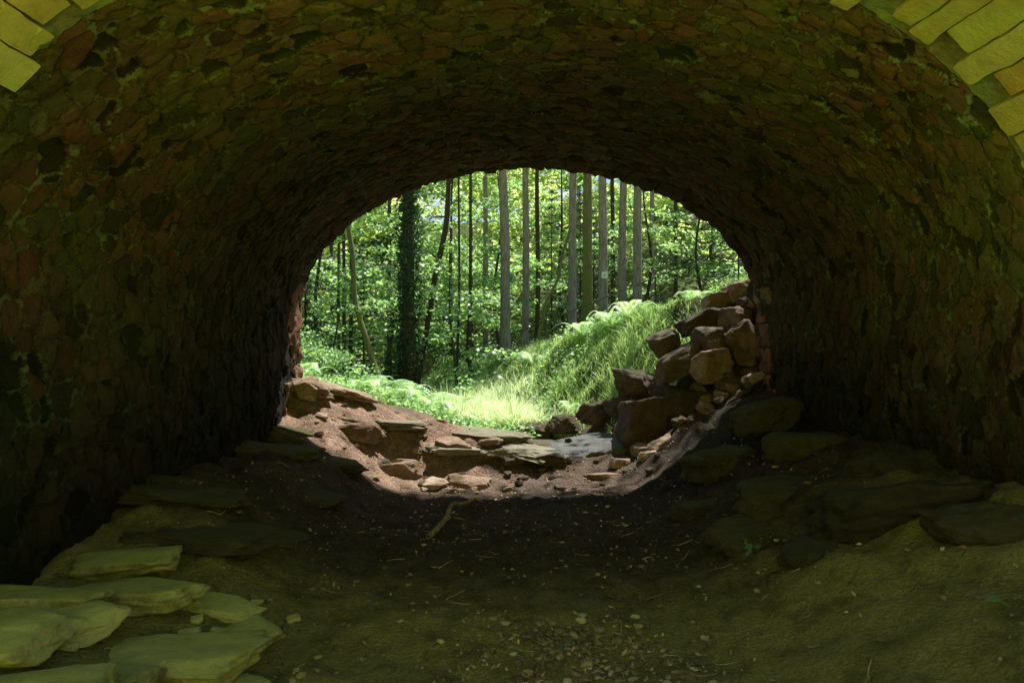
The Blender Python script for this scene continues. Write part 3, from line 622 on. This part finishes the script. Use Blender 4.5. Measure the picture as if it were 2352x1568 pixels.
# distant woodland
r = np.random.default_rng(99); P_ = []; LL = []; tries = 0
while len(P_) < 1050:
    y_ = r.uniform(33, 78); x = r.uniform(-.5*y_, .54*y_); z0 = hz(x, y_)
    z = z0+r.uniform(0, 1)**.85*max(17-.2*(y_-33), 6)
    if noise3(x*.2, y_*.10, z*.32, 61) < -.05 and r.random() < .9: continue
    if x > .12*y_ and y_ < 60 and z-z0 < 3.0 and r.random() < .8: continue
    s = r.uniform(.5, 1.6); n = 66
    P_.append(np.array([x, y_, z])+r.normal(0, 1, (n, 3))*np.array([s, s, s*.22])); LL.append(np.full(n, .20+.0055*y_))
P_ = np.concatenate(P_); LL = np.concatenate(LL)*r.uniform(.6, 1.25, len(P_))
v, f, at = leafquads(P_, LL, .6, r, .3, .36)
add('distant_woodland', np_mesh('distant_woodland', v, f, FARL, False, {'rnd': at}), label="sunlit leafy woodland covering the hillside", category="woodland", kind="stuff")

# ------------------------------------------------------------------ grass and ground cover
def grass_mesh(n, sampler, hmin, hmax, w, seed, mat):
    r = np.random.default_rng(seed); x, y_ = sampler(r, n); n = len(x); z = H0(x, y_)-.02
    tuft = noise3(x*2.6, y_*2.6, 0, 77)
    hgt = (hmin+(hmax-hmin)*r.random(n)**2.2)*(1+.65*tuft); a = r.random(n)*6.28; ln = hgt*r.uniform(.1, 1.1, n)
    wv = w*r.uniform(.6, 1.5, n); b = r.random(n)*6.28
    sx, sy = np.cos(b)*wv, np.sin(b)*wv; dx, dy = np.cos(a)*ln, np.sin(a)*ln
    def lv(t, wt):
        cx, cy, cz = x+dx*t*t, y_+dy*t*t, z+hgt*(t-.35*t*t*(ln/hgt))
        return np.stack([cx-sx*wt, cy-sy*wt, cz], 1), np.stack([cx+sx*wt, cy+sy*wt, cz], 1)
    L0, R0 = lv(0, 1); L1, R1 = lv(.5, .8); L2, R2 = lv(1, .08)
    v = np.stack([L0, R0, L1, R1, L2, R2], 1).reshape(-1, 3); i = np.arange(n)*6
    f = np.concatenate([np.stack([i, i+1, i+3, i+2], 1), np.stack([i+2, i+3, i+5, i+4], 1)])
    return np_mesh('grass', v, f, mat, False, {'rnd': np.repeat(r.random(n), 6)})
def bank_sampler(r, n):
    y_ = 11.1+14*r.random(n)**1.2; t = r.uniform(-.25, 1.35, n); x = Xf(y_)+(Xc(y_)-Xf(y_))*t
    keep = r.random(n) < np.clip((t+.02+.25*S(13, 14.5, y_))*2.2, .0, 1)*(.5+.85*noise3(x*1.1, y_*1.1, 0, 55)+.35)
    keep &= ~((y_ < 12.0) & (x < 3.9))
    keep &= ~((t < .4-.14*(y_-11.2)+.35*noise3(x*2, y_*2, 0, 56)) & (y_ < 14.3))
    return x[keep], y_[keep]
add('grass', grass_mesh(115000, bank_sampler, .06, .32, .008, 5, GRASS), label="long bright meadow grass on the bank", category="grass", kind="stuff")
def left_sampler(r, n):
    y_ = r.uniform(12.8, 20, n); x = Xf(y_)+.3-r.random(n)*5; keep = (noise3(x*.9, y_*.9, 0, 57) > -.2)
    return x[keep], y_[keep]
add('grass', grass_mesh(28000, left_sampler, .08, .4, .009, 6, GRASS), label="green grass on the gully edge", category="grass", kind="stuff")
def hotspot_sampler(r, n):
    y_ = r.uniform(13.0, 18.5, n)
    return -.45-.28*(y_-14)+r.normal(0, .5, n), y_
add('grass', grass_mesh(46000, hotspot_sampler, .16, .70, .011, 8, GRASSP), label="meadow grass at the bank foot with a sun hotspot coloured in", category="grass", kind="stuff")
r = np.random.default_rng(44); n = 66000
y_ = 12.3+24*r.random(n)**1.5; x = r.uniform(-.45, .5, n)*y_
t = (x-Xf(y_))/(Xc(y_)-Xf(y_)); keep = (noise3(x*.7, y_*.7, 0, 58) > -.1) & ~((t > -.45) & (t < .0) & (y_ < 13.4))
keep &= ~((np.abs(x+.45+.28*(y_-14)) < .6) & (y_ > 13) & (y_ < 18.5))
x, y_ = x[keep], y_[keep]; P_ = np.stack([x, y_, H0(x, y_)+r.uniform(.02, .34, len(x))], 1)
v, f, at = leafquads(P_, r.uniform(.05, .12, len(x)), .6, r)
add('ground_cover', np_mesh('ground_cover', v, f, BEECH, False, {'rnd': at}), label="low leafy herbs covering the forest floor", category="ground cover", kind="stuff")
r = np.random.default_rng(45); n = 3400
x = np.concatenate([r.normal(.5, .45, 700), r.uniform(-3, 3.3, n)]); y_ = np.concatenate([r.uniform(3.7, 4.8, 700), r.uniform(3.4, 12.5, n)])
P_ = np.stack([x, y_, H0(x, y_)+.012], 1); v, f, at = leafquads(P_, r.uniform(.015, .06, len(x)), .45, r, 0., .22)
add('leaf_litter', np_mesh('leaf_litter', v, f, LITTER, False, {'rnd': at}), label="dry brown fallen leaves scattered on the dirt", category="leaf litter", kind="stuff")
acc = Acc(); r = np.random.default_rng(46)
for i in range(190):
    x = r.uniform(-2.8, 3.2) if i > 70 else r.normal(.5, .4); y_ = r.uniform(3.5, 8) if i > 70 else r.uniform(3.7, 4.8); a = r.random()*6.28; L = r.uniform(.04, .22)
    q = np.linspace(-.5, .5, 4); xx = x+np.cos(a)*L*q+r.normal(0, .006, 4); yq = y_+np.sin(a)*L*q+r.normal(0, .006, 4)
    v, f = tube(np.stack([xx, yq, H0(xx, yq)+.008], 1), [.003, .0035, .003, .001], 4); acc.add(v, f, r.random())
add('twigs', acc.mesh('twigs', LITTER), label="thin dry twigs scattered on the dirt floor", category="twigs", kind="stuff")
def fern_mesh(seed, nf=10, Lf=.8):
    r = np.random.default_rng(seed); V_ = []; A_2 = []
    for k in range(nf):
        a = k/nf*6.28+r.normal(0, .2); L = Lf*r.uniform(.75, 1.1); el = r.uniform(.9, 1.25)
        d = np.array([math.cos(a), math.sin(a), 0]); sd = np.array([-d[1], d[0], 0]); np_ = 22; rv = r.random()
        def P(t): return d*L*(.75*t+.1*t*t)*math.cos(el)*1.9+np.array([0, 0, L*(math.sin(el)*t-.62*t*t*t)])
        for j in range(np_):
            t = (j+1)/np_; p = P(t); pl = L*.2*math.sin(min(1, t*1.15+.12)*3.0)**.8+.015; tg = P(t+.02)-P(t-.02); tg /= np.linalg.norm(tg)
            w = L*.022
            for sg_ in (-1, 1):
                dd = sd*sg_*.93+tg*.35+np.array([0, 0, -.12]); V_.append([p-tg*w*.4, p+dd*pl*.4-tg*w, p+dd*pl, p+dd*pl*.4+tg*w]); A_2 += [rv]*4
        for j in range(8):
            p, q = P(j/8), P((j+1)/8); V_.append([p-sd*.004, q-sd*.004, q+sd*.004, p+sd*.004]); A_2 += [rv]*4
    V_ = np.array(V_).reshape(-1, 3); return np_mesh('fern', V_, np.arange(len(V_)).reshape(-1, 4), FERN, False, {'rnd': np.array(A_2)})
fm = [fern_mesh(i, 9+i % 4, .85) for i in range(5)]
R = random.Random(3)
fl = [(-.9, 14.4, 1.3), (-1.5, 14.8, 1.5), (-1.9, 15.3, 1.4), (-2.2, 14.2, 1.2), (-1.2, 15.8, 1.4), (-2.7, 14.9, 1.4), (-.5, 15.3, 1.2), (2.2, 15.2, 1.1), (2.5, 14.6, 1.0), (1.7, 16.0, 1.0), (-5.0, 16.2, 1.3), (-5.4, 17.4, 1.3), (-4.4, 14.4, 1.1), (-5.7, 18.5, 1.4),
      (-6.0, 20, 1.4), (-3.4, 17.5, 1.2), (3.6, 13.6, .8), (.6, 17.4, 1.0), (-4.1, 13.5, .9), (-6.6, 19, 1.4), (-1.0, 17.4, 1.1), (-2.1, 17., 1.1), (-.7, 13.6, 1.1), (-1.6, 13.5, 1.4), (.2, 14.6, .9), (1.2, 13.8, .7), (-1.1, 13.9, 1.3), (-2.0, 13.6, 1.4), (-2.5, 13.9, 1.5), (-.2, 14.2, 1.0), (-3.0, 14.2, 1.3), (-3.3, 15.2, 1.2)]
for x, y_, s in fl:
    add('fern', fm[R.randint(0, 4)], (x, y_, hz(x, y_)), (0, 0, R.random()*6.28), (s,)*3, label="bright green fern with arching fronds in the grass", category="fern", group="ferns on the banks")
for x, y_ in [(2.0, 5.7), (2.72, 3.72)]:
    r = np.random.default_rng(int(x*10)); n = 7
    v, f, at = leafquads(r.normal(0, 1, (n, 3))*np.array([.05, .04, .015])+np.array([0, 0, .05]), .09, .3, r, 0, .38)
    add('seedling', np_mesh('seedling', v, f, BEECH, False, {'rnd': at}), (x, y_, hz(x, y_)), label="small green leafy seedling on the dirt", category="plant")
hr = add('handrail', None, (float(Xc(12))+.15, 12, float(Zc(12))), label="thin dark metal handrail following the top of the bank", category="railing")
ho = Vector(hr.location)
yy = np.linspace(11.6, 27, 60); rx = Xc(yy)+.25; rz = H0(rx, yy); k = np.ones(9)/9; rz = np.convolve(np.pad(rz, 4, 'edge'), k, 'valid')+.8
v, f = tube(np.stack([rx, yy, rz], 1)-np.array(ho), .014, 8); acc = Acc(); acc.add(v, f, .5); add('rail', acc.mesh('rail', STEEL), parent=hr)
for yq in np.arange(12.2, 27, 2.1):
    xq = float(Xc(yq))+.25; z0 = hz(xq, yq); zt = float(np.interp(yq, yy, rz))
    v, f = tube(np.array([[xq, yq, z0-.2], [xq, yq, (z0+zt)/2], [xq, yq, zt]])-np.array(ho), .015, 8); acc = Acc(); acc.add(v, f, .5); add('post', acc.mesh('post', STEEL), parent=hr)
v, f = tube([[0, 0, -.2], [0, 0, .3], [.01, 0, .5], [.01, 0, .52], [.01, 0, .525]], [.05, .045, .045, .035, .001], 9, 4, .1); acc = Acc(); acc.add(v, f, .5)
add('wooden_post', acc.mesh('wooden_post', BARKD), (-3.05, 14.6, hz(-3.05, 14.6)-.05), label="short dark wooden post among the ferns", category="post")
bx, by = -.62, 7.75
q = np.linspace(0, 1, 26); px = -.86+.42*q+.05*np.sin(q*8); py = 7.0+1.45*q; pz = H0(px, py)+.03+.10*np.sin(q*3.1)
acc = Acc(); v, f = tube(np.stack([px-bx, py-by, pz], 1), .034-.015*q, 8, 2, .2); acc.add(v, f, .5)
v, f = tube(np.array([[px[19]-bx, py[19]-by, pz[19]], [px[19]-bx+.10, py[19]-by+.1, pz[19]+.03], [px[19]-bx+.2, py[19]-by+.16, pz[19]-.02]]), [.018, .013, .005], 6); acc.add(v, f, .5)
add('fallen_branch', acc.mesh('fallen_branch', WOOD), (bx, by, 0), label="crooked bare branch lying on the dark dirt floor", category="branch")

# ------------------------------------------------------------------ light, world, camera
EL, AZ = math.radians(64), math.radians(36)
sd = Vector((math.sin(AZ)*math.cos(EL), math.cos(AZ)*math.cos(EL), math.sin(EL)))
sun = bpy.data.lights.new('sun', 'SUN'); sun.energy = 10; sun.angle = math.radians(.5); sun.color = (1, .96, .84)
so = bpy.data.objects.new('sun', sun); so.rotation_euler = sd.to_track_quat('Z', 'Y').to_euler(); so.location = sd*50; COL.objects.link(so)
w = bpy.data.worlds.new("World"); scene.world = w; w.use_nodes = True; nt = w.node_tree
sky = nt.nodes.new('ShaderNodeTexSky'); sky.sky_type = 'NISHITA'; sky.sun_disc = False; sky.sun_elevation = EL; sky.sun_rotation = AZ
bg = nt.nodes['Background']; bg.inputs[1].default_value = .15; nt.links.new(sky.outputs[0], bg.inputs[0])
cam = bpy.data.cameras.new('camera'); cam.lens = 24; cam.sensor_width = 36; cam.clip_end = 1500; cam.clip_start = .05
co = bpy.data.objects.new('camera', cam); co.location = (0, 0, 2.0); co.rotation_euler = (math.radians(90), 0, 0); COL.objects.link(co); scene.camera = co
scene.view_settings.view_transform = 'Standard'; scene.view_settings.look = 'None'; scene.view_settings.exposure = 0
